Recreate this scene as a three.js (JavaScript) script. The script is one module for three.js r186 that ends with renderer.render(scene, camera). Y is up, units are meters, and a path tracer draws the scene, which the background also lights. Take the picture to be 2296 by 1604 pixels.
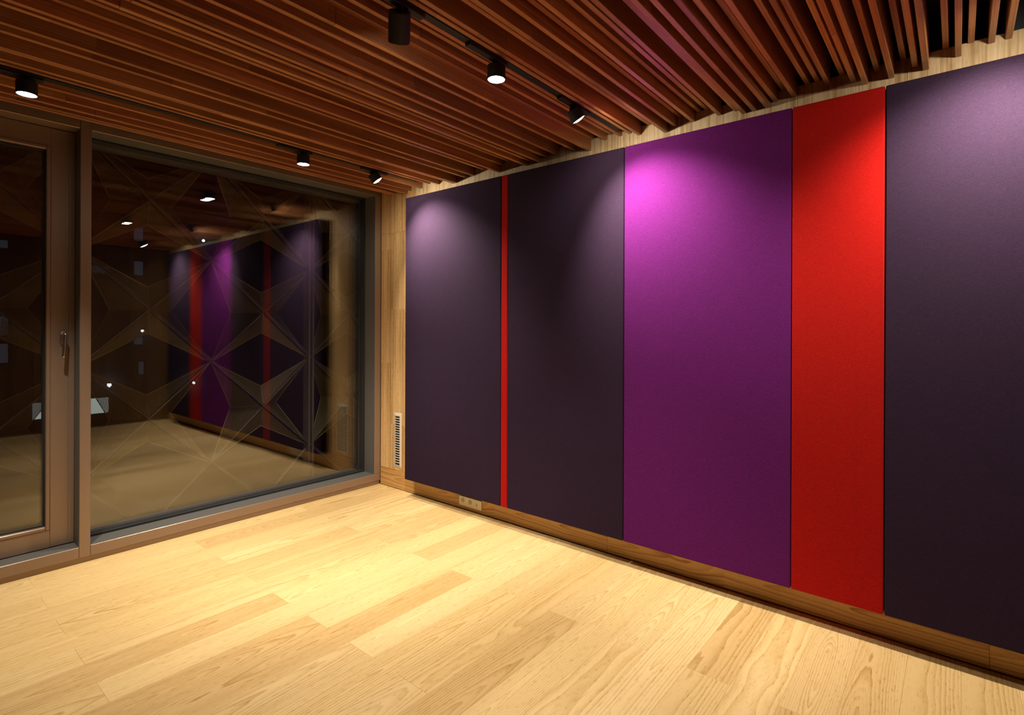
import * as THREE from 'three';
import { mergeGeometries } from 'three/addons/utils/BufferGeometryUtils.js';

// ------------------------------------------------------------------ camera, sky, exposure
const scene = new THREE.Scene();
const camera = new THREE.PerspectiveCamera(67.301, 2296 / 1604, 0.05, 200);
camera.position.set(-2.9558, 1.4, 3.9735);
camera.up.set(-0.00231666, 0.99999341, -0.00279499);
camera.lookAt(-2.9558 + 0.76991214, 1.4, 3.9735 - 0.6381499);
camera.setViewOffset(2296, 1604, 0, 66.5, 2296, 1604);   // shift lens: uprights stay upright
camera.updateProjectionMatrix();
scene.background = new THREE.Color().setRGB(0.0016, 0.0019, 0.0026);   // night sky
const renderer = new THREE.WebGLRenderer();
renderer.toneMapping = THREE.LinearToneMapping;
renderer.toneMappingExposure = 1.0;
renderer.shadowMap.enabled = true;

const LAMP = 1.0;                                        // common dimmer of the track spotlights
const LAMP_COLOR = new THREE.Color().setRGB(1.0, 0.93, 0.81);

// ------------------------------------------------------------------ helpers
let seedState = 20240611;
function rnd() { seedState = (seedState * 1664525 + 1013904223) >>> 0; return seedState / 4294967296; }
const pick = (a) => a[Math.floor(rnd() * a.length)];
const perm = new Uint8Array(512);
{ const p = Array.from({ length: 256 }, (_, i) => i);
  for (let i = 255; i > 0; i--) { const j = Math.floor(rnd() * (i + 1)); [p[i], p[j]] = [p[j], p[i]]; }
  for (let i = 0; i < 512; i++) perm[i] = p[i & 255]; }
function noise(x, y, s = 0) {                            // smooth value noise, -1..1
  const xi = Math.floor(x), yi = Math.floor(y), fx = x - xi, fy = y - yi;
  const u = fx * fx * (3 - 2 * fx), v = fy * fy * (3 - 2 * fy), X = xi & 255, Y = (yi + s * 57) & 255;
  const a = perm[perm[X] + Y], b = perm[perm[(X + 1) & 255] + Y], c = perm[perm[X] + ((Y + 1) & 255)], d = perm[perm[(X + 1) & 255] + ((Y + 1) & 255)];
  return ((a + (b - a) * u) * (1 - v) + (c + (d - c) * u) * v) / 127.5 - 1;
}
const clamp01 = (x) => x < 0 ? 0 : x > 1 ? 1 : x;
function dataTexture(w, h, fill, srgb = true) {
  const a = new Uint8Array(w * h * 4);
  for (let y = 0; y < h; y++) for (let x = 0; x < w; x++) {
    const c = fill(x, y), i = (y * w + x) * 4;
    a[i] = clamp01(c[0]) * 255; a[i + 1] = clamp01(c[1]) * 255; a[i + 2] = clamp01(c[2]) * 255; a[i + 3] = 255;
  }
  const t = new THREE.DataTexture(a, w, h);
  t.wrapS = t.wrapT = THREE.RepeatWrapping; t.magFilter = THREE.LinearFilter; t.minFilter = THREE.LinearMipmapLinearFilter; t.generateMipmaps = true;
  if (srgb) t.colorSpace = THREE.SRGBColorSpace;
  t.needsUpdate = true;
  return t;
}
const taken = {};
function numbered(name) { const n = taken[name] = (taken[name] ?? -1) + 1; return n ? `${name}_${String(n).padStart(3, '0')}` : name; }
function tag(o, label, category, group, kind) {
  o.userData.label = label; o.userData.category = category;
  if (group) o.userData.group = group;
  if (kind) o.userData.kind = kind;
  return o;
}
function thing(name, label, category, { group, kind, at = [0, 0, 0] } = {}) {
  const o = new THREE.Group(); o.name = numbered(name); o.position.set(...at); scene.add(o);
  return tag(o, label, category, group, kind);
}
function part(name, geometry, material, parent, label) {
  const m = new THREE.Mesh(geometry, material); m.name = name; m.castShadow = m.receiveShadow = true;
  if (label) m.userData.label = label;
  parent.add(m);
  return m;
}
function solo(name, geometry, material, label, category, { group, kind } = {}) {
  const m = part(numbered(name), geometry, material, scene);
  return tag(m, label, category, group, kind);
}
// a box with every edge chamfered (44 triangles); uv(p, n) gives texture coordinates, in metres by default along `grain`
function block([x0, x1], [y0, y1], [z0, z1], { c = 0.0015, grain = 'x', off = [0, 0], uv } = {}) {
  const lo = [x0, y0, z0], hi = [x1, y1, z1], mid = lo.map((v, i) => (v + hi[i]) / 2), half = lo.map((v, i) => (hi[i] - v) / 2);
  c = Math.min(c, half[0] * 0.9, half[1] * 0.9, half[2] * 0.9);
  const at = (s, axis) => s.map((k, i) => mid[i] + k * (half[i] - (i === axis ? 0 : c)));
  const pos = [], nor = [], uvs = [];
  const gi = 'xyz'.indexOf(grain);
  function poly(pts) {
    const a = new THREE.Vector3(...pts[0]), b = new THREE.Vector3(...pts[1]), d = new THREE.Vector3(...pts[2]);
    const n = b.clone().sub(a).cross(d.clone().sub(a)).normalize(), ctr = pts.reduce((s, p) => s.add(new THREE.Vector3(...p)), new THREE.Vector3()).divideScalar(pts.length).sub(new THREE.Vector3(...mid));
    if (n.dot(ctr) < 0) { pts.reverse(); n.negate(); }
    const na = [n.x, n.y, n.z], ax = na.map(Math.abs).indexOf(Math.max(...na.map(Math.abs)));
    for (let k = 1; k < pts.length - 1; k++) for (const p of [pts[0], pts[k], pts[k + 1]]) {
      pos.push(...p); nor.push(n.x, n.y, n.z);
      if (uv) uvs.push(...uv(p, ax));
      else {
        let u = gi, v = [0, 1, 2].find((i) => i !== gi && i !== ax);
        if (ax === gi) { [u, v] = [0, 1, 2].filter((i) => i !== ax); }
        uvs.push(p[u] + off[0], p[v] + off[1]);
      }
    }
  }
  for (let ax = 0; ax < 3; ax++) for (const s of [-1, 1]) {
    const [i, j] = [0, 1, 2].filter((k) => k !== ax), S = (a, b) => { const r = [0, 0, 0]; r[ax] = s; r[i] = a; r[j] = b; return r; };
    poly([at(S(-1, -1), ax), at(S(1, -1), ax), at(S(1, 1), ax), at(S(-1, 1), ax)]);
  }
  for (let ax = 0; ax < 3; ax++) {                       // edges along ax
    const [i, j] = [0, 1, 2].filter((k) => k !== ax);
    for (const a of [-1, 1]) for (const b of [-1, 1]) {
      const S = (t) => { const r = [0, 0, 0]; r[ax] = t; r[i] = a; r[j] = b; return r; };
      poly([at(S(-1), i), at(S(1), i), at(S(1), j), at(S(-1), j)]);
    }
  }
  for (const a of [-1, 1]) for (const b of [-1, 1]) for (const d of [-1, 1]) poly([at([a, b, d], 0), at([a, b, d], 1), at([a, b, d], 2)]);
  const g = new THREE.BufferGeometry();
  g.setAttribute('position', new THREE.Float32BufferAttribute(pos, 3));
  g.setAttribute('normal', new THREE.Float32BufferAttribute(nor, 3));
  g.setAttribute('uv', new THREE.Float32BufferAttribute(uvs, 2));
  return g;
}
const UPV = new THREE.Vector3(0, 1, 0);
function rodBetween(a, b, w, d, { lift = 0 } = {}) {      // a flat bar of width w (in the wall plane) and depth d along z between two points of one z
  const dx = b[0] - a[0], dy = b[1] - a[1], L = Math.hypot(dx, dy);
  const g = block([-L / 2, L / 2], [-w / 2, w / 2], [-d / 2, d / 2], { c: 0.0008 });
  g.rotateZ(Math.atan2(dy, dx)); g.translate((a[0] + b[0]) / 2, (a[1] + b[1]) / 2, (a[2] + b[2]) / 2 + lift);
  return g;
}

// ------------------------------------------------------------------ computed textures (colour and grain only)
function oakValue(u, v, s, o) {                           // u, v in metres on a flat-sawn board; returns [ring, pore, broad]
  const d = o.d0 + o.tilt * u + 0.010 * noise(u * 1.7, s * 3.1, s) + 0.004 * noise(u * 6, s * 5.3, s + 1);
  const vc = o.vc + 0.016 * noise(u * 1.1, s * 7.7, s + 2);
  let r = Math.sqrt((v - vc) * (v - vc) * o.squash + d * d);
  r += 0.0024 * noise(u * 5, v * 32, s + 3) + 0.0009 * noise(u * 16, v * 90, s + 4);
  const q = r / o.ring, f = q - Math.floor(q);
  const ring = Math.pow(f, 2.2) * (f > 0.92 ? (1 - f) / 0.08 : 1) * (0.6 + 0.4 * noise(Math.floor(q) * 3.7, s * 1.3, s));
  const pore = Math.max(0, noise(u * 34, v * 760, s + 5) * 0.6 + noise(u * 70, v * 1500, s + 6) * 0.5 - 0.28) * (0.35 + 0.9 * f);
  const broad = 0.6 * noise(u * 1.3, v * 9, s + 7) + 0.4 * noise(u * 4, v * 26, s + 8);
  return [ring, pore, broad];
}
function floorAtlas(first) {                              // eight boards of 1.6 m x 0.174 m, one above the other
  const rows = [];
  for (let k = 0; k < 8; k++) {
    const flat = rnd() < 0.72;
    rows.push({ d0: flat ? (rnd() - 0.5) * 0.06 : 0.10 + rnd() * 0.1, tilt: (rnd() < 0.5 ? -1 : 1) * (flat ? 0.025 + rnd() * 0.05 : 0.006), vc: (rnd() - 0.5) * (flat ? 0.10 : 0.3), ring: 0.0065 + rnd() * 0.005, squash: flat ? 0.55 + rnd() * 0.4 : 1, tone: (rnd() - 0.5) * 0.07 });
  }
  return dataTexture(2048, 2048, (x, y) => {
    const k = Math.min(7, y >> 8), u = x / 2048 * 1.6 - 0.8, v = ((y & 255) / 255 - 0.5) * 0.1744;
    const o = rows[k], [ring, pore, broad] = oakValue(u, v, first + k * 2, o);
    const t = 0.16 * ring + 0.26 * pore + 0.022 * broad + o.tone * 0.6;
    return [0.885 - t * 0.98, 0.760 - t * 1.12, 0.540 - t * 1.22];
  });
}
const floorMaps = [floorAtlas(11), floorAtlas(41)];
const veneerMap = dataTexture(1024, 1024, (x, y) => {     // straight-grained oak veneer, 1 m x 1 m
  const u = x / 1024, v = y / 1024, w = v + 0.004 * noise(u * 3, v * 20, 3) + 0.0016 * noise(u * 11, v * 60, 4);
  const leaf = Math.floor(v * 5), wv = w + leaf * 0.37;
  const lines = Math.pow(0.5 + 0.5 * noise(u * 1.2, wv * 150, 5 + leaf), 2.4), fine = Math.max(0, noise(u * 26, v * 700, 6) - 0.1), broad = noise(u * 1.2, wv * 22, 7);
  const t = 0.20 * lines + 0.13 * fine + 0.05 * broad + 0.05 * noise(leaf * 9.1, 3.3, 2);
  return [0.90 - t * 0.9, 0.77 - t * 1.0, 0.575 - t * 1.1];
});
const skirtMap = dataTexture(2048, 256, (x, y) => {       // flat-sawn oak for the baseboard, 2 m x 0.2 m
  const u = x / 2048 * 2 - 1, v = (y / 256 - 0.5) * 0.2;
  const [ring, pore, broad] = oakValue(u, v, 77, { d0: 0.01, tilt: 0.03, vc: 0.03, ring: 0.011, squash: 0.5 });
  const t = 0.36 * ring + 0.2 * pore + 0.05 * broad;
  return [0.88 - t * 0.9, 0.73 - t * 1.1, 0.50 - t * 1.15];
});
const slatMap = dataTexture(2048, 256, (x, y) => {        // reddish softwood of the ceiling slats, 2 m x 0.25 m
  const u = x / 2048 * 2, v = y / 256 * 0.25, w = v + 0.002 * noise(u * 3, v * 20, 13);
  const lines = Math.pow(0.5 + 0.5 * noise(u * 0.9, w * 260, 15), 2), fine = Math.max(0, noise(u * 20, v * 900, 16)), broad = noise(u * 2.2, w * 14, 17);
  const t = 0.22 * lines + 0.08 * fine + 0.10 * broad;
  return [0.92 - t * 0.8, 0.90 - t * 0.95, 0.88 - t * 1.0];
});
const fabricTexture = dataTexture(512, 512, (x, y) => {   // felted wool: mottled threads, 0.2 m x 0.2 m
  const n = 0.45 * noise(x / 2.1, y / 2.1, 21) + 0.35 * noise(x / 1.3, y / 3.7, 22) + 0.35 * noise(x / 3.9, y / 1.3, 23) + 0.2 * noise(x / 9, y / 9, 24);
  const t = 0.80 + 0.17 * n;
  return [t, t, t];
});
const brushed = dataTexture(256, 256, (x, y) => { const t = 0.78 + 0.10 * noise(x * 0.9, y / 40, 31) + 0.05 * noise(x / 3, y / 90, 32); return [t, t, t]; }, false);
const holes = dataTexture(64, 64, (x, y) => {             // round holes in perforated sheet, two rows to a tile
  const cell = (cx, cy) => Math.hypot(((x - cx + 96) % 64) - 32, ((y - cy + 96) % 64) - 32);
  const t = Math.min(cell(16, 16), cell(48, 48)) < 17.5 ? 0 : 1;
  return [t, t, t];
}, false);

// ------------------------------------------------------------------ materials
const std = (o) => new THREE.MeshStandardMaterial(o), phys = (o) => new THREE.MeshPhysicalMaterial(o);
const lin = (r, g, b) => new THREE.Color().setRGB(r, g, b);
const rep = (t, x, y) => { const c = t.clone(); c.repeat.set(x, y); c.needsUpdate = true; return c; };
const PLANK_TONES = [[1.0, 0.98, 0.95], [0.93, 0.89, 0.84], [0.97, 0.93, 0.86], [1.0, 0.97, 0.91], [0.87, 0.80, 0.71]];
const plankMaterials = [];
for (const map of floorMaps) for (const t of PLANK_TONES) plankMaterials.push(phys({ map, color: lin(...t), roughness: 0.42, specularIntensity: 0.7 }));
const veneer = std({ map: veneerMap, color: lin(0.85, 0.86, 0.88), roughness: 0.55 });
const veneerB = std({ map: veneerMap, color: lin(0.78, 0.78, 0.79), roughness: 0.55 });
const veneerWarm = std({ map: veneerMap, color: lin(0.84, 0.73, 0.58), roughness: 0.5 });
const walnut = std({ map: veneerMap, color: lin(0.19, 0.13, 0.085), roughness: 0.55 });
const skirt = std({ map: rep(skirtMap, 0.5, 5), color: lin(0.80, 0.70, 0.52), roughness: 0.5 });
const slatTones = [[0.66, 0.285, 0.115], [0.60, 0.255, 0.10], [0.70, 0.31, 0.12], [0.64, 0.25, 0.10], [0.58, 0.25, 0.105]].map((t) => std({ map: rep(slatMap, 0.5, 4), color: lin(...t), roughness: 0.34 }));
const black = std({ color: lin(0.012, 0.012, 0.013), roughness: 0.55 });
const blackBoard = std({ color: lin(0.016, 0.016, 0.018), roughness: 0.9 });
const bronze = std({ color: lin(0.31, 0.215, 0.15), metalness: 0.35, roughness: 0.42, roughnessMap: rep(brushed, 6, 1) });
const bronzeDark = std({ color: lin(0.12, 0.105, 0.095), metalness: 0.2, roughness: 0.5 });
const reveal = std({ color: lin(0.13, 0.12, 0.105), metalness: 0.2, roughness: 0.5 });
const gasket = std({ color: lin(0.012, 0.012, 0.012), roughness: 0.7 });
const steel = std({ color: lin(0.62, 0.58, 0.54), metalness: 1, roughness: 0.3 });
const glass = phys({ color: lin(1, 1, 1), transmission: 1, thickness: 0, roughness: 0, ior: 1.72 });
const fabric = (r, g, b) => phys({ map: rep(fabricTexture, 5, 5), bumpMap: rep(fabricTexture, 5, 5), bumpScale: 0.0006, color: lin(r, g, b), roughness: 0.95, specularIntensity: 0.15 });
const aubergine = fabric(0.042, 0.0215, 0.045), purple = fabric(0.165, 0.016, 0.165), red = fabric(0.56, 0.012, 0.008);
const offWhite = std({ color: lin(0.80, 0.74, 0.62), roughness: 0.4 });
const socketGrey = std({ color: lin(0.52, 0.47, 0.40), roughness: 0.45 });
const darkVoid = std({ color: lin(0.02, 0.018, 0.016), roughness: 0.9 });
const lampGlow = std({ color: lin(0.9, 0.9, 0.9), emissive: lin(1, 0.98, 0.94), emissiveIntensity: 30 });
const goldSheet = std({ color: lin(0.10, 0.075, 0.017), metalness: 0.2, roughness: 0.5, alphaMap: rep(holes, 70, 70), alphaTest: 0.5, side: THREE.DoubleSide });
const goldHem = std({ color: lin(0.15, 0.112, 0.03), metalness: 0.2, roughness: 0.45 });
const galvanised = std({ color: lin(0.11, 0.095, 0.075), metalness: 0.3, roughness: 0.45 });

// ------------------------------------------------------------------ floor: oak boards laid half-bond
const X_LEFT = -5.2, Z_BACK = 4.9;
{
  const floor = thing('floor', 'pale oak plank floor laid in a half-bond pattern', 'floor', { kind: 'structure' });
  part('subfloor', block([X_LEFT - 0.1, 0.1], [-0.12, -0.016], [-0.12, Z_BACK + 0.1]), darkVoid, floor);
  const darkBoards = [[0, -1.578], [2, -1.578], [3, -0.784], [7, -0.784], [11, 0], [13, -0.784], [1, 0], [-6, 0]], paleBoards = [[3, 0], [2, 0], [4, 0], [11, -0.784], [1, -0.784]];
  const has = (list, k, x) => list.some(([a, b]) => a === k && Math.abs(b - x) < 0.01);
  const plankMaterial = (k, xb) => has(darkBoards, k, xb) ? plankMaterials[pick([4, 9])] : has(paleBoards, k, xb) ? plankMaterials[pick([0, 5])] : plankMaterials[pick([0, 1, 2, 3, 5, 6, 7, 8])];
  const W = 0.1744, L = 1.585, gap = 0.0002;
  for (let k = -7; k < 22; k++) {
    const z0 = Math.max(-0.03, 1.198 + W * k), z1 = Math.min(Z_BACK, 1.198 + W * (k + 1));
    if (z1 - z0 < 0.01) continue;
    const odd = ((k % 2) + 2) % 2 === 1, cuts = [0];
    for (let x = odd ? -0.784 : -1.578; x > X_LEFT; x -= L) cuts.push(x);
    cuts.push(X_LEFT);
    for (let i = 0; i + 1 < cuts.length; i++) {
      const xb = cuts[i], xa = cuts[i + 1], row = Math.floor(rnd() * 8), fu = rnd() < 0.5, fv = rnd() < 0.5, shift = rnd() * 0.02;
      const uv = (p, ax) => {
        let u = (p[0] - (xb - L)) / 1.6 + shift * 0.1, v = ax === 1 ? (p[2] - (1.198 + W * k)) / W : 0.5 + p[1] * 5;
        if (fu) u = 1 - u;
        if (fv) v = 1 - v;
        return [u, (row + 0.012 + clamp01(v) * 0.976) / 8];
      };
      part('plank', block([xa + gap, xb - gap], [-0.015, 0], [z0 + gap, z1 - gap], { c: 0.0004, uv }), plankMaterial(k, xb), floor);
    }
  }
}

// ------------------------------------------------------------------ ceiling: black board and wooden slats at four heights
const SLATS = [[-0.002, 2.612], [0.106, 2.6], [0.19, 2.555], [0.211, 2.562], [0.366, 2.538], [0.417, 2.558], [0.556, 2.555], [0.651, 2.577], [0.763, 2.555], [0.937, 2.532], [0.959, 2.532], [1.068, 2.555], [1.15, 2.555], [1.266, 2.577],
  [1.414, 2.532], [1.449, 2.577], [1.51, 2.592], [1.668, 2.532], [1.703, 2.555], [1.787, 2.532], [1.84, 2.555], [1.926, 2.555], [2.064, 2.555], [2.174, 2.532], [2.194, 2.6], [2.289, 2.577], [2.33, 2.6], [2.394, 2.577], [2.458, 2.577], [2.519, 2.555],
  [2.583, 2.6], [2.686, 2.532], [2.741, 2.555], [2.771, 2.6], [2.845, 2.555], [2.88, 2.6], [2.924, 2.6], [2.991, 2.555], [3.079, 2.555], [3.117, 2.532], [3.17, 2.532], [3.234, 2.532], [3.271, 2.555], [3.309, 2.6], [3.357, 2.555], [3.416, 2.6],
  [3.459, 2.6], [3.502, 2.577], [3.563, 2.6], [3.608, 2.555], [3.655, 2.532], [3.7, 2.577], [3.753, 2.532], [3.796, 2.6], [3.838, 2.555], [3.876, 2.532], [3.943, 2.6], [3.984, 2.555], [4.025, 2.6], [4.089, 2.577], [4.141, 2.577]];
for (let z = 4.26; z < 4.86; z += 0.042 + rnd() * 0.03) SLATS.push([z, pick([2.532, 2.555, 2.577, 2.6])]);
{
  const ceiling = thing('ceiling', 'slatted red-brown wooden ceiling under a black board', 'ceiling', { kind: 'structure' });
  part('ceiling_board', block([X_LEFT - 0.1, 0.1], [2.76, 2.86], [-0.3, Z_BACK + 0.1], { c: 0.001 }), blackBoard, ceiling, 'black board above the slats');
  const rack = new THREE.Group(); rack.name = 'slat_rack'; ceiling.add(rack);
  rack.rotation.z = -0.0040;                              // the slats rise slightly away from the panelled wall
  for (const [z, y] of SLATS) {
    const cuts = [-0.003]; let x = -0.5 - rnd() * 1.9;
    while (x > X_LEFT + 0.4) { cuts.push(x); x -= 1.6 + rnd() * 1.4; }
    cuts.push(X_LEFT);
    for (let i = 0; i + 1 < cuts.length; i++) {
      const b = cuts[i], a = cuts[i + 1];
      part('slat', block([a + 0.0004, b - 0.0004], [y, 2.70], [z - 0.0215, z], { c: 0.0012, grain: 'x', off: [rnd() * 5, rnd() * 5] }), pick(slatTones), rack);
    }
  }
}

// ------------------------------------------------------------------ right wall: oak veneer, black gap above, baseboard
{
  const wall = thing('wall_right', 'oak veneered wall behind the fabric panels', 'wall', { kind: 'structure' });
  part('wall_core', block([0.018, 0.15], [-0.12, 2.86], [-0.3, Z_BACK + 0.1]), blackBoard, wall);
  const g = 0.0006, leaf = (y, z, o = {}) => part('veneer_panel', block([0, 0.018], [y[0] + g, y[1] - g], [z[0] + g, z[1] - g], { c: 0.0006, grain: 'y', off: [rnd() * 3, rnd() * 3], ...o }), rnd() < 0.5 ? veneer : veneerB, wall);
  for (const y of [[0.162, 2.226], [2.226, 2.606]]) for (const z of [[0, 0.146], [0.146, 0.47]]) leaf(y, z).material = veneerWarm;   // honey-toned corner boards
  const cuts = [0.47, 1.02, 1.52, 2.054, 2.399, 2.727, 2.922, 3.36, 3.799, 4.30, Z_BACK];
  for (let i = 0; i + 1 < cuts.length; i++) { leaf([2.30, 2.606], [cuts[i], cuts[i + 1]]); leaf([0.162, 2.30], [cuts[i], cuts[i + 1]]); }
  const base = thing('baseboard_right', 'oak baseboard under the fabric wall panels', 'baseboard', { kind: 'structure' });
  for (const [a, b] of [[0, 0.492], [0.492, 2.30], [2.30, 4.079], [4.079, Z_BACK]]) part('baseboard_length', block([-0.0012, 0.018], [0.004, 0.162], [a + 0.0004, b - 0.0004], { c: 0.0008, grain: 'z', off: [a * 1.3, 0.03] }), skirt, base);
}

// ------------------------------------------------------------------ other walls
{
  const back = thing('wall_back', 'dark wood veneered wall opposite the window', 'wall', { kind: 'structure' });
  part('wall_core', block([X_LEFT - 0.1, 0.15], [-0.12, 2.86], [Z_BACK + 0.02, Z_BACK + 0.15]), blackBoard, back);
  for (let x = 0; x > X_LEFT; x -= 0.52) part('veneer_panel', block([Math.max(X_LEFT, x - 0.52) + 0.002, x - 0.002], [0.002, 2.62], [Z_BACK, Z_BACK + 0.02], { grain: 'y', off: [rnd() * 3, rnd() * 3] }), walnut, back);
  const left = thing('wall_left', 'dark wood veneered side wall facing the fabric panels', 'wall', { kind: 'structure' });
  part('wall_core', block([X_LEFT - 0.15, X_LEFT - 0.02], [-0.12, 2.86], [-0.3, Z_BACK + 0.1]), blackBoard, left);
  for (let z = 0; z < Z_BACK; z += 0.7) part('veneer_panel', block([X_LEFT - 0.02, X_LEFT], [0.002, 2.62], [z + 0.002, Math.min(Z_BACK, z + 0.7) - 0.002], { grain: 'y', off: [rnd() * 3, rnd() * 3] }), walnut, left);
  const front = thing('wall_front', 'plain wall and lintel around the glazing', 'wall', { kind: 'structure' });
  part('lintel', block([X_LEFT - 0.1, 0.15], [2.63, 2.90], [-0.34, -0.001]), blackBoard, front);
  part('pier', block([X_LEFT - 0.1, -3.262], [-0.12, 2.86], [-0.30, -0.001]), veneer, front);
  part('threshold', block([-3.262, 0.15], [-0.12, 0.0], [-0.34, -0.03]), blackBoard, front);
  part('reveal', block([0.0005, 0.15], [-0.12, 2.9], [-0.34, -0.001]), blackBoard, front);
}

// ------------------------------------------------------------------ fixed window and glazed door
const Y_SEAM = 0.034, Y_RAIL = 0.096, Y_HEAD = 2.567, PANES = [-0.152, -0.178, -0.204];
{
  const w = thing('window_1', 'large fixed window in a bronze metal frame', 'window', { kind: 'structure' });
  part('base_strip', block([-3.262, -0.005], [0.0005, Y_SEAM - 0.0015], [-0.2, -0.010], { c: 0.001 }), bronze, w);
  part('bottom_rail', block([-2.0905, -0.004], [Y_SEAM, Y_RAIL], [-0.15, 0], { c: 0.002 }), bronze, w);
  part('stile', block([-0.064, -0.004], [Y_RAIL + 0.0005, Y_HEAD - 0.0005], [-0.15, 0], { c: 0.002, grain: 'y' }), bronze, w);
  part('mullion', block([-2.144, -2.091], [Y_SEAM, 2.64], [-0.21, 0.0006], { c: 0.002, grain: 'y' }), bronze, w);
  part('head_rail', block([-2.0905, -0.004], [Y_HEAD, 2.64], [-0.15, 0], { c: 0.002 }), bronze, w);
  part('outer_sill', block([-2.09, -0.066], [Y_SEAM, Y_RAIL - 0.002], [-0.36, -0.2125], { c: 0.002 }), bronzeDark, w, 'grey outer sill');
  part('outer_jamb', block([-0.064, -0.002], [Y_SEAM, 2.64], [-0.25, -0.1505], { c: 0.002 }), bronzeDark, w);
  part('outer_head', block([-2.09, -0.066], [Y_HEAD - 0.03, 2.64], [-0.32, -0.2125], { c: 0.002 }), bronzeDark, w);
  part('sill_liner', block([-2.0905, -0.0645], [Y_RAIL - 0.0005, Y_RAIL + 0.0012], [-0.149, -0.003], { c: 0.0004 }), reveal, w, 'grey inner sill face');
  part('stile_liner', block([-0.0655, -0.0635], [Y_RAIL + 0.002, Y_HEAD - 0.002], [-0.149, -0.003], { c: 0.0004 }), reveal, w);
  part('head_liner', block([-2.0905, -0.0645], [Y_HEAD - 0.0012, Y_HEAD + 0.0005], [-0.149, -0.003], { c: 0.0004 }), reveal, w);
  const x0 = -2.0905, x1 = -0.0645, e = 0.016;
  part('gasket', mergeGeometries([block([x0, x1], [Y_RAIL, Y_RAIL + e], [-0.212, -0.149]), block([x0, x1], [Y_HEAD - e, Y_HEAD], [-0.212, -0.149]), block([x1 - e, x1], [Y_RAIL, Y_HEAD], [-0.212, -0.149]), block([x0, x0 + e], [Y_RAIL, Y_HEAD], [-0.212, -0.149])]), gasket, w, 'black glazing gasket');
  for (const z of PANES) { const p = new THREE.PlaneGeometry(x1 - x0 - 0.004, Y_HEAD - Y_RAIL - 0.004); p.translate((x0 + x1) / 2, (Y_RAIL + Y_HEAD) / 2, z); part('pane', p, glass, w); }

  const d = thing('door_1', 'glazed door in a bronze metal frame with lever handle', 'door', { kind: 'structure' });
  part('sill_liner', block([-3.204, -2.1445], [Y_RAIL + 0.0015, Y_RAIL + 0.003], [-0.118, -0.003], { c: 0.0004 }), reveal, d, 'grey inner sill face');
  part('jamb_liner', block([-2.1455, -2.1435], [Y_RAIL + 0.004, Y_HEAD - 0.004], [-0.118, -0.003], { c: 0.0004 }), reveal, d, 'dark inner jamb face');
  const a0 = -3.20, a1 = -2.1465, s0 = 0.103, s1 = 2.562, zf = -0.12;     // sash
  part('frame_sill', block([-3.26, -2.1445], [Y_SEAM, Y_RAIL + 0.002], [-0.2, 0], { c: 0.002 }), bronze, d);
  part('frame_head', block([-3.26, -2.1445], [Y_HEAD - 0.002, 2.64], [-0.2, 0], { c: 0.002 }), bronze, d);
  part('frame_jamb', block([-3.26, -3.205], [Y_RAIL + 0.002, Y_HEAD - 0.002], [-0.2, 0], { c: 0.002, grain: 'y' }), bronze, d);
  const gx0 = a0 + 0.13, gx1 = -2.277, gy0 = 0.226, gy1 = 2.434, bead = 0.020;
  for (const [xa, xb] of [[a0, gx0 - bead], [gx1 + bead, a1]]) part('sash_stile', block([xa, xb], [s0, s1], [-0.2, zf], { c: 0.002, grain: 'y' }), bronze, d);
  part('sash_rail', block([gx0 - bead, gx1 + bead], [s0, gy0 - bead - 0.0005], [-0.2, zf - 0.0003], { c: 0.001 }), bronze, d);
  part('sash_rail', block([gx0 - bead, gx1 + bead], [gy1 + bead, s1], [-0.2, zf - 0.0003], { c: 0.001 }), bronze, d);
  part('sash_lip', block([-2.1745, a1 + 0.0005], [s0 + 0.001, s1 - 0.001], [zf - 0.001, zf + 0.006], { c: 0.002, grain: 'y' }), bronze, d);
  part('glazing_bead', block([gx1, gx1 + bead], [gy0 - bead, gy1 + bead], [-0.2, zf + 0.004], { c: 0.003, grain: 'y' }), bronze, d);
  part('glazing_bead', block([gx0 - bead, gx0], [gy0 - bead, gy1 + bead], [-0.2, zf + 0.004], { c: 0.003, grain: 'y' }), bronze, d);
  part('glazing_bead', block([gx0, gx1], [gy0 - bead, gy0], [-0.2, zf + 0.004], { c: 0.003 }), bronze, d);
  part('glazing_bead', block([gx0, gx1], [gy1, gy1 + bead], [-0.2, zf + 0.004], { c: 0.003 }), bronze, d);
  part('gasket', mergeGeometries([block([gx0, gx1], [gy0, gy0 + 0.008], [-0.199, -0.146]), block([gx0, gx1], [gy1 - 0.008, gy1], [-0.199, -0.146]), block([gx1 - 0.008, gx1], [gy0, gy1], [-0.199, -0.146])]), gasket, d, 'black glazing gasket');
  for (const z of [-0.150, -0.172, -0.194]) { const p = new THREE.PlaneGeometry(gx1 - gx0 - 0.002, gy1 - gy0 - 0.002); p.translate((gx0 + gx1) / 2, (gy0 + gy1) / 2, z); part('pane', p, glass, d); }
  const h = new THREE.Group(); h.name = 'handle'; h.userData.label = 'brushed steel lever handle pointing down'; h.position.set(-2.199, 1.345, zf); d.add(h);
  const ros = new THREE.Shape(); ros.absarc(0, 0.008, 0.0145, 0, Math.PI); ros.absarc(0, -0.040, 0.0145, Math.PI, 2 * Math.PI);
  const rg = new THREE.ExtrudeGeometry(ros, { depth: 0.008, bevelEnabled: true, bevelSize: 0.0015, bevelThickness: 0.0015, bevelSegments: 2, curveSegments: 14 }); rg.translate(0, 0, 0.0005);
  part('rosette', rg, steel, h);
  const neck = new THREE.CylinderGeometry(0.0095, 0.0095, 0.05, 20); neck.rotateX(Math.PI / 2); neck.translate(0, 0, 0.03);
  part('neck', neck, steel, h);
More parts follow.
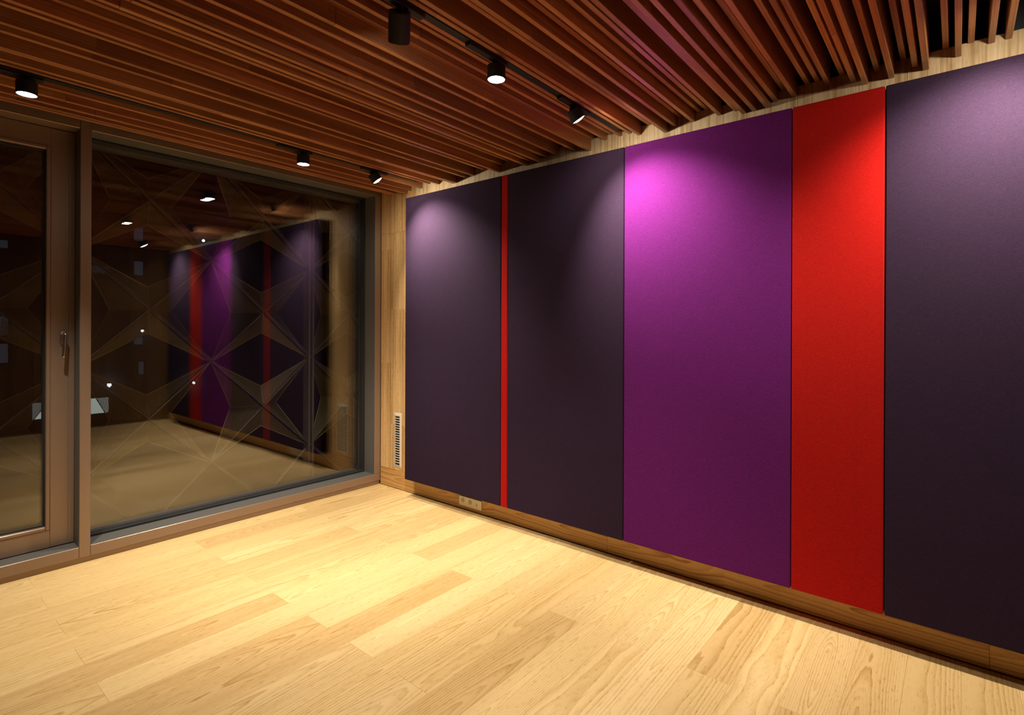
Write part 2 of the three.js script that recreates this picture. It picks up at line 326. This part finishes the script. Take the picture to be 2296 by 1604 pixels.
  const lev = new THREE.CapsuleGeometry(0.0095, 0.125, 6, 18); lev.translate(0, -0.058, 0); lev.rotateZ(-0.06); lev.translate(0, 0, 0.055);
  part('lever', lev, steel, h);
}

// ------------------------------------------------------------------ fabric covered wall panels
const XP = -0.115, PY = [0.1525, 2.463];
function acousticPanel(z0, z1, m, label, dx = 0) {
  const g = 0.0018, o = thing('acoustic_panel', label, 'wall panel', { at: [0, 0, 0] });
  part('fabric_cover', block([XP + dx, -0.0035], PY, [z0 + g, z1 - g], { c: 0.004, grain: 'y', off: [rnd(), rnd()] }), m, o);
  return o;
}
acousticPanel(0.475, 1.517, aubergine, 'dark aubergine fabric wall panel between oak corner and narrow red strip');
acousticPanel(1.517, 1.578, red, 'narrow bright red fabric strip between two dark aubergine wall panels');
acousticPanel(1.578, 2.468, aubergine, 'dark aubergine fabric wall panel between narrow red strip and purple panel');
acousticPanel(2.468, 3.36, purple, 'wide vivid purple fabric wall panel beside the broad red panel');
acousticPanel(3.36, 3.729, red, 'broad bright red fabric wall panel between purple and dark panels');
acousticPanel(3.729, 4.56, aubergine, 'dark aubergine fabric wall panel on far side of the broad red panel');

// ------------------------------------------------------------------ ventilation grille in the oak corner
{
  const v = thing('ventilation_grille', 'narrow upright cream air grille with horizontal louvres on oak corner', 'vent', { at: [0, 0.184, 0.245] });
  const z0 = -0.052, z1 = 0.052, y1 = 0.476, b = 0.020, t = -0.0085;
  part('backing', block([-0.0012, -0.0002], [0.01, y1 - 0.01], [z0 + 0.01, z1 - 0.01]), darkVoid, v);
  const slope = (pts) => { const g = new THREE.BufferGeometry(), p = [], q = (a, b2, c, d) => p.push(...a, ...b2, ...c, ...a, ...c, ...d); q(...pts); g.setAttribute('position', new THREE.Float32BufferAttribute(p, 3)); g.computeVertexNormals(); return g; };
  const O = [[-0.0003, 0, z0], [-0.0003, 0, z1], [-0.0003, y1, z1], [-0.0003, y1, z0]], I = [[t, b * 1.2, z0 + b], [t, b * 1.2, z1 - b], [t, y1 - b * 1.2, z1 - b], [t, y1 - b * 1.2, z0 + b]], J = I.map((p) => [-0.0015, p[1], p[2]]);
  const faces = [];
  for (let k = 0; k < 4; k++) { const n = (k + 1) % 4; faces.push(slope([O[k], I[k], I[n], O[n]]), slope([I[k], J[k], J[n], I[n]])); }
  part('frame', mergeGeometries(faces), new THREE.MeshStandardMaterial({ color: lin(0.66, 0.56, 0.42), roughness: 0.5, side: THREE.DoubleSide }), v);
  const lm = std({ color: lin(0.66, 0.56, 0.42), roughness: 0.5 });
  for (let k = 0; k < 20; k++) { const y = b * 1.2 + 0.002 + (k + 0.5) * (y1 - b * 2.4 - 0.004) / 20; const g = block([-0.0075, -0.0014], [-0.0028, 0.0028], [z0 + b, z1 - b], { c: 0.0006 }); g.translate(0, y + 0.0095, 0); part('louvre', g, lm, v); }
}

// ------------------------------------------------------------------ sockets set in the baseboard
{
  const s = thing('power_socket', 'white triple outlet plate set into the oak baseboard', 'socket', { at: [-0.0012, 0.0665, 1.1225] });
  part('plate', block([-0.009, -0.0003], [-0.036, 0.036], [-0.1175, 0.1175], { c: 0.0025 }), offWhite, s);
  for (const z of [-0.0755, 0.0015]) {
    const o = new THREE.Group(); o.name = 'socket'; o.position.set(-0.0092, 0.006, z); s.add(o);
    const ring = new THREE.LatheGeometry([[0.0205, 0], [0.0205, 0.0012], [0.0195, 0.0016], [0.0185, 0.001], [0.018, -0.0002]].map(([x, y]) => new THREE.Vector2(x, y)), 32); ring.rotateZ(Math.PI / 2);
    part('rim', ring, offWhite, o);
    const dish = new THREE.CylinderGeometry(0.0183, 0.0183, 0.0004, 32); dish.rotateZ(Math.PI / 2); dish.translate(-0.0003, 0, 0);
    part('dish', dish, socketGrey, o, 'grey recessed dish');
    for (const dz of [-0.0095, 0.0095]) { const hole = new THREE.CylinderGeometry(0.0024, 0.0024, 0.0006, 14); hole.rotateZ(Math.PI / 2); hole.translate(-0.0007, 0, dz); part('contact_hole', hole, darkVoid, o); }
    const pin = new THREE.CylinderGeometry(0.0024, 0.0024, 0.010, 14); pin.rotateZ(Math.PI / 2); pin.translate(-0.005, 0.0105, 0);
    part('earth_pin', pin, steel, o);
  }
  part('usb_port', block([-0.0100, -0.0085], [-0.014, 0.008], [0.0655, 0.0765], { c: 0.0006 }), socketGrey, s, 'grey upright charging port');
  part('usb_slot', block([-0.0104, -0.0098], [-0.011, 0.004], [0.0695, 0.0725], { c: 0.0002 }), darkVoid, s);
  const led = new THREE.SphereGeometry(0.0013, 10, 8); led.translate(-0.0094, 0.0155, 0.071); part('indicator', led, darkVoid, s);
}

// ------------------------------------------------------------------ ceiling tracks with spotlights
const TRACK_Y = 2.581;
function lightTrack(z, label) {
  const t = thing('light_track', label, 'light track', { group: 'black tracks between the ceiling slats', at: [0, TRACK_Y, z] });
  part('rail', block([X_LEFT + 0.1, -0.12], [0, 0.034], [-0.0165, 0.0165], { c: 0.001 }), black, t);
  part('end_cap', block([-0.1195, -0.10], [-0.001, 0.034], [-0.0168, 0.0168], { c: 0.001 }), black, t);
  return t;
}
lightTrack(0.606, 'long black lighting track between the slats beside the window');
lightTrack(2.4155, 'long black lighting track between the slats in mid ceiling');
lightTrack(4.2, 'long black lighting track between the slats near the back wall');
// lamp: x on the track, drop of the body's pivot, length, tilt towards (dx, dz), candela
function spotlight(x, trackZ, { len = 0.062, tilt = 0, towards = [1, 0], cd = 19, angle = 43, spill = 0, drop = 0.022, off = [-0.18, 0.06], label }) {
  const s = thing('track_spotlight', label, 'spotlight', { group: 'black spotlights on the ceiling tracks', at: [x, TRACK_Y, trackZ] });
  part('adapter', block(off, [-0.017, -0.0004], [-0.0155, 0.0155], { c: 0.002 }), black, s);
  const stem = new THREE.CylinderGeometry(0.012, 0.016, drop, 18); stem.translate(0, -0.017 - drop / 2 + 0.001, 0);
  part('stem', stem, black, s);
  const head = new THREE.Group(); head.name = 'head'; head.position.set(0, -0.017 - drop * 0.7, 0);
  const l = Math.hypot(...towards), axis = new THREE.Vector3(-towards[1] / l, 0, towards[0] / l);     // tips -y towards the given direction
  head.quaternion.setFromAxisAngle(axis, tilt * Math.PI / 180);
  s.add(head);
  const R = 0.040, prof = [[0.0005, 0], [R - 0.006, 0], [R - 0.0015, -0.0015], [R, -0.006], [R, -len], [R - 0.0008, -len - 0.0006], [R - 0.0028, -len], [R - 0.0030, -len + 0.003]].map(([a, b]) => new THREE.Vector2(a, b)).reverse();
  part('housing', new THREE.LatheGeometry(prof, 40), black, head);
  const cap = spill ? 0.5 : 0.1, sr = (R - 0.003) / Math.sin(cap), lens = new THREE.SphereGeometry(sr, 40, 8, 0, Math.PI * 2, Math.PI - cap, cap); lens.translate(0, sr * Math.cos(cap) - len + 0.002, 0);
  part('lamp_lens', lens, lampGlow, head, 'glowing white lens');
  const light = new THREE.SpotLight(LAMP_COLOR, cd * LAMP, 0, angle * Math.PI / 180, 1, 2);
  light.position.set(0, -len - 0.014, 0); light.castShadow = true; light.shadow.radius = 0.8; light.shadow.mapSize.set(1024, 1024);
  light.target.position.set(0, -len - 1, 0); head.add(light, light.target);
  if (spill) {                                            // wide stray light of the bulging lens
    const wide = new THREE.SpotLight(LAMP_COLOR, spill * LAMP, 0, 88 * Math.PI / 180, 0.5, 2);
    wide.position.copy(light.position); wide.castShadow = true; wide.shadow.radius = 0.8; wide.target.position.copy(light.target.position); head.add(wide, wide.target);
  }
  return s;
}
spotlight(-2.47, 0.606, { cd: 15, angle: 38, label: 'black track spotlight above the glazed door' });
spotlight(-1.084, 0.606, { label: 'black downlight pointing straight down on track beside the window' });
spotlight(-0.533, 0.606, { cd: 16, angle: 44, spill: 1.2, tilt: 37, towards: [0.85, 0.5], off: [-0.10, 0.13], label: 'black track spotlight nearest the oak corner by window' });
spotlight(-1.72, 2.4155, { len: 0.105, cd: 16, angle: 36, tilt: 40, towards: [0.6, -0.8], off: [-0.06, 0.11], label: 'long black cylinder spotlight tipped away on mid ceiling track' });
spotlight(-1.19, 2.4155, { cd: 19, angle: 41, label: 'black downlight pointing straight down on mid ceiling track' });
spotlight(-0.587, 2.4155, { cd: 14, angle: 45, spill: 1.2, tilt: 37, towards: [0.85, 0.5], off: [-0.12, 0.16], label: 'black track spotlight washing the purple wall panel' });
spotlight(-0.56, 4.2, { cd: 13, angle: 52, spill: 1.0, tilt: 36, towards: [1, -0.3], off: [-0.12, 0.16], label: 'black track spotlight washing the last dark wall panel' });
spotlight(-1.19, 4.2, { cd: 5, label: 'black downlight pointing straight down on track near the back wall' });

// ------------------------------------------------------------------ star-shaped perforated sun screen outside the glass
{
  const zs = -0.6, cx = (i) => -1.615 + 0.846 * i, cy = (j) => 1.522 + 0.802 * j;
  const f = thing('facade_screen', 'outdoor screen of gold perforated metal stars on crossing rods', 'screen');
  const lo = -0.15, hi = 3.4;
  const clipRod = (x, y, s) => {                          // through (x, y) with slope s, cut at lo..hi
    const at = (yy) => x + (yy - y) / s; return [[at(lo), lo, zs], [at(hi), hi, zs]];
  };
  const slope = 0.802 / 0.846;
  for (let k = -4; k <= 5; k++) {
    let [a, b] = clipRod(cx(k), cy(0), -slope); part('rod', rodBetween(a, b, 0.006, 0.03, { lift: 0.017 }), galvanised, f);
    part('rod', rodBetween(a.map((v, i) => i === 1 ? v + 0.016 : v), b.map((v, i) => i === 1 ? v + 0.016 : v), 0.004, 0.03, { lift: 0.017 }), galvanised, f);
    [a, b] = clipRod(cx(k), cy(0), slope); part('rod', rodBetween(a, b, 0.011, 0.02, { lift: -0.012 }), galvanised, f);
  }
  for (const x of [cx(1) + 0.423, cx(-2) + 0.423]) for (const dx of [-0.026, 0.012]) part('post', block([x + dx - 0.008, x + dx + 0.008], [-0.3, 3.6], [zs - 0.05, zs + 0.045], { grain: 'y' }), galvanised, f);
  const N = { up: [0, 0.172, -0.055], down: [0, -0.172, -0.055], left: [-0.197, 0, -0.185], right: [0.197, 0, -0.185] }, T = { ul: [-0.423, 0.401, 0], ur: [0.423, 0.401, 0], dl: [-0.423, -0.401, 0], dr: [0.423, -0.401, 0] };
  const tris = [['up', 'ul'], ['up', 'ur'], ['down', 'dl'], ['down', 'dr'], ['left', 'ul'], ['left', 'dl'], ['right', 'ur'], ['right', 'dr']];
  const sheets = tris.map(([n, t]) => {                   // thin folded sheet from the centre to a notch and a tip
    const c = new THREE.Vector3(0, 0, 0), a = new THREE.Vector3(...N[n]), b = new THREE.Vector3(...T[t]).multiplyScalar(0.985);
    const e1 = b.clone().normalize(), nn = new THREE.Vector3().crossVectors(a, b).normalize(); if (nn.z < 0) nn.negate();
    const e2 = new THREE.Vector3().crossVectors(nn, e1), th = nn.clone().multiplyScalar(0.0016), pos = [], uvs = [];
    const shift = e2.clone().multiplyScalar(Math.sign(e2.dot(a)) * 0.014), P = [c, a, b].map((p, i) => i === 1 ? p.clone() : p.clone().add(shift));
    const add = (...q) => q.forEach((p) => { pos.push(p.x, p.y, p.z); uvs.push(p.dot(e1), p.dot(e2)); });
    const Q = P.map((p) => p.clone().sub(th));
    add(P[0], P[1], P[2]); add(Q[0], Q[2], Q[1]);
    for (let i = 0; i < 3; i++) { const j = (i + 1) % 3; add(P[i], Q[i], Q[j], P[i], Q[j], P[j]); }
    const g = new THREE.BufferGeometry();
    g.setAttribute('position', new THREE.Float32BufferAttribute(pos, 3)); g.setAttribute('uv', new THREE.Float32BufferAttribute(uvs, 2)); g.computeVertexNormals();
    return g;
  });
  const hems = tris.map(([n, t]) => {                     // folded rim from the notch to the tip and to the centre
    const a = new THREE.Vector3(...N[n]), b = new THREE.Vector3(...T[t]).multiplyScalar(0.985), bar = (p, q) => {
      const L = p.distanceTo(q), g = block([-L / 2, L / 2], [-0.0025, 0.0025], [-0.0016, 0.0016], { c: 0.0004 });
      g.applyQuaternion(new THREE.Quaternion().setFromUnitVectors(new THREE.Vector3(1, 0, 0), q.clone().sub(p).normalize()));
      return g.translate(...p.clone().add(q).multiplyScalar(0.5).toArray());
    };
    return mergeGeometries([bar(a, b), bar(a, new THREE.Vector3(0, 0, -0.004))]);
  });
  for (let i = -2; i <= 3; i++) for (let j = -1; j <= 1; j++) {
    const star = new THREE.Group(); star.name = 'star'; star.position.set(cx(i), cy(j), zs); f.add(star);
    sheets.forEach((g, n) => { part('perforated_sheet', g, goldSheet, star); part('hem', hems[n], goldHem, star); });
  }
}

// ------------------------------------------------------------------ dark building across the street with a few dim windows
{
  const b = thing('apartment_building', 'dark building across the street with a few dimly lit windows', 'building', { at: [4, -7, -24] });
  const wallM = std({ color: lin(0.04, 0.042, 0.048), roughness: 0.9 });
  part('wall', block([-14, 14], [0, 17], [-4, 4], { c: 0.05 }), wallM, b);
  part('roof', block([-14.2, 14.2], [17.01, 17.3], [-4.2, 4.2], { c: 0.05 }), wallM, b);
  const dim = std({ color: lin(0.02, 0.02, 0.02), emissive: lin(0.011, 0.014, 0.019), emissiveIntensity: 1 });
  const shop = std({ color: lin(0.1, 0.1, 0.1), emissive: lin(0.24, 0.28, 0.25), emissiveIntensity: 1 });
  const pane = (x0, x1, y0, y1, m, name) => part(name, block([x0 - 4, x1 - 4], [y0 + 7, y1 + 7], [4.001, 4.03], { c: 0.01 }), m, b);
  for (const [x0, x1, y0, y1] of [[3.56, 3.84, 4.66, 5.15], [3.56, 3.84, 3.36, 3.87], [3.56, 3.84, 0.72, 1.0], [3.72, 3.88, -0.42, 0.05], [-0.2, 0.05, 3.95, 4.2], [-0.2, 0.06, 1.12, 1.72], [-0.2, 0.06, 0.2, 0.82], [2.2, 2.75, 3.33, 3.6]]) pane(x0, x1, y0, y1, dim, 'window');
  pane(0.67, 2.78, -1.75, -1.2, shop, 'shop_window');
  const bulb = std({ color: lin(0.9, 0.9, 0.9), emissive: lin(0.85, 0.92, 1), emissiveIntensity: 6 });
  for (const [x, y, r, label] of [[2.75, -0.74, 0.07, 'large white outdoor lamp just above the lit shop window across the street'], [3.79, 1.24, 0.05, 'small white outdoor lamp in the column of dim windows across the street'], [5.57, -0.87, 0.05, 'small white outdoor lamp standing alone beyond the lit shop window'], [5.92, 4.93, 0.05, 'small white outdoor lamp high on the building across the street']]) {
    const l = thing('wall_lamp', label, 'lamp', { group: 'outdoor lamps across the street', at: [x, y, -19.97] });
    part('bracket', block([-0.03, 0.03], [-0.03, 0.03], [-0.02, 0.10], { c: 0.005 }), black, l);
    const g = new THREE.SphereGeometry(r, 16, 12); g.translate(0, 0, 0.1 + r); part('bulb', g, bulb, l);
    const p = new THREE.PointLight(lin(0.85, 0.92, 1), 0.05); p.position.set(0, 0, 0.12 + 2 * r); p.castShadow = true; l.add(p);
  }
}

renderer.render(scene, camera);
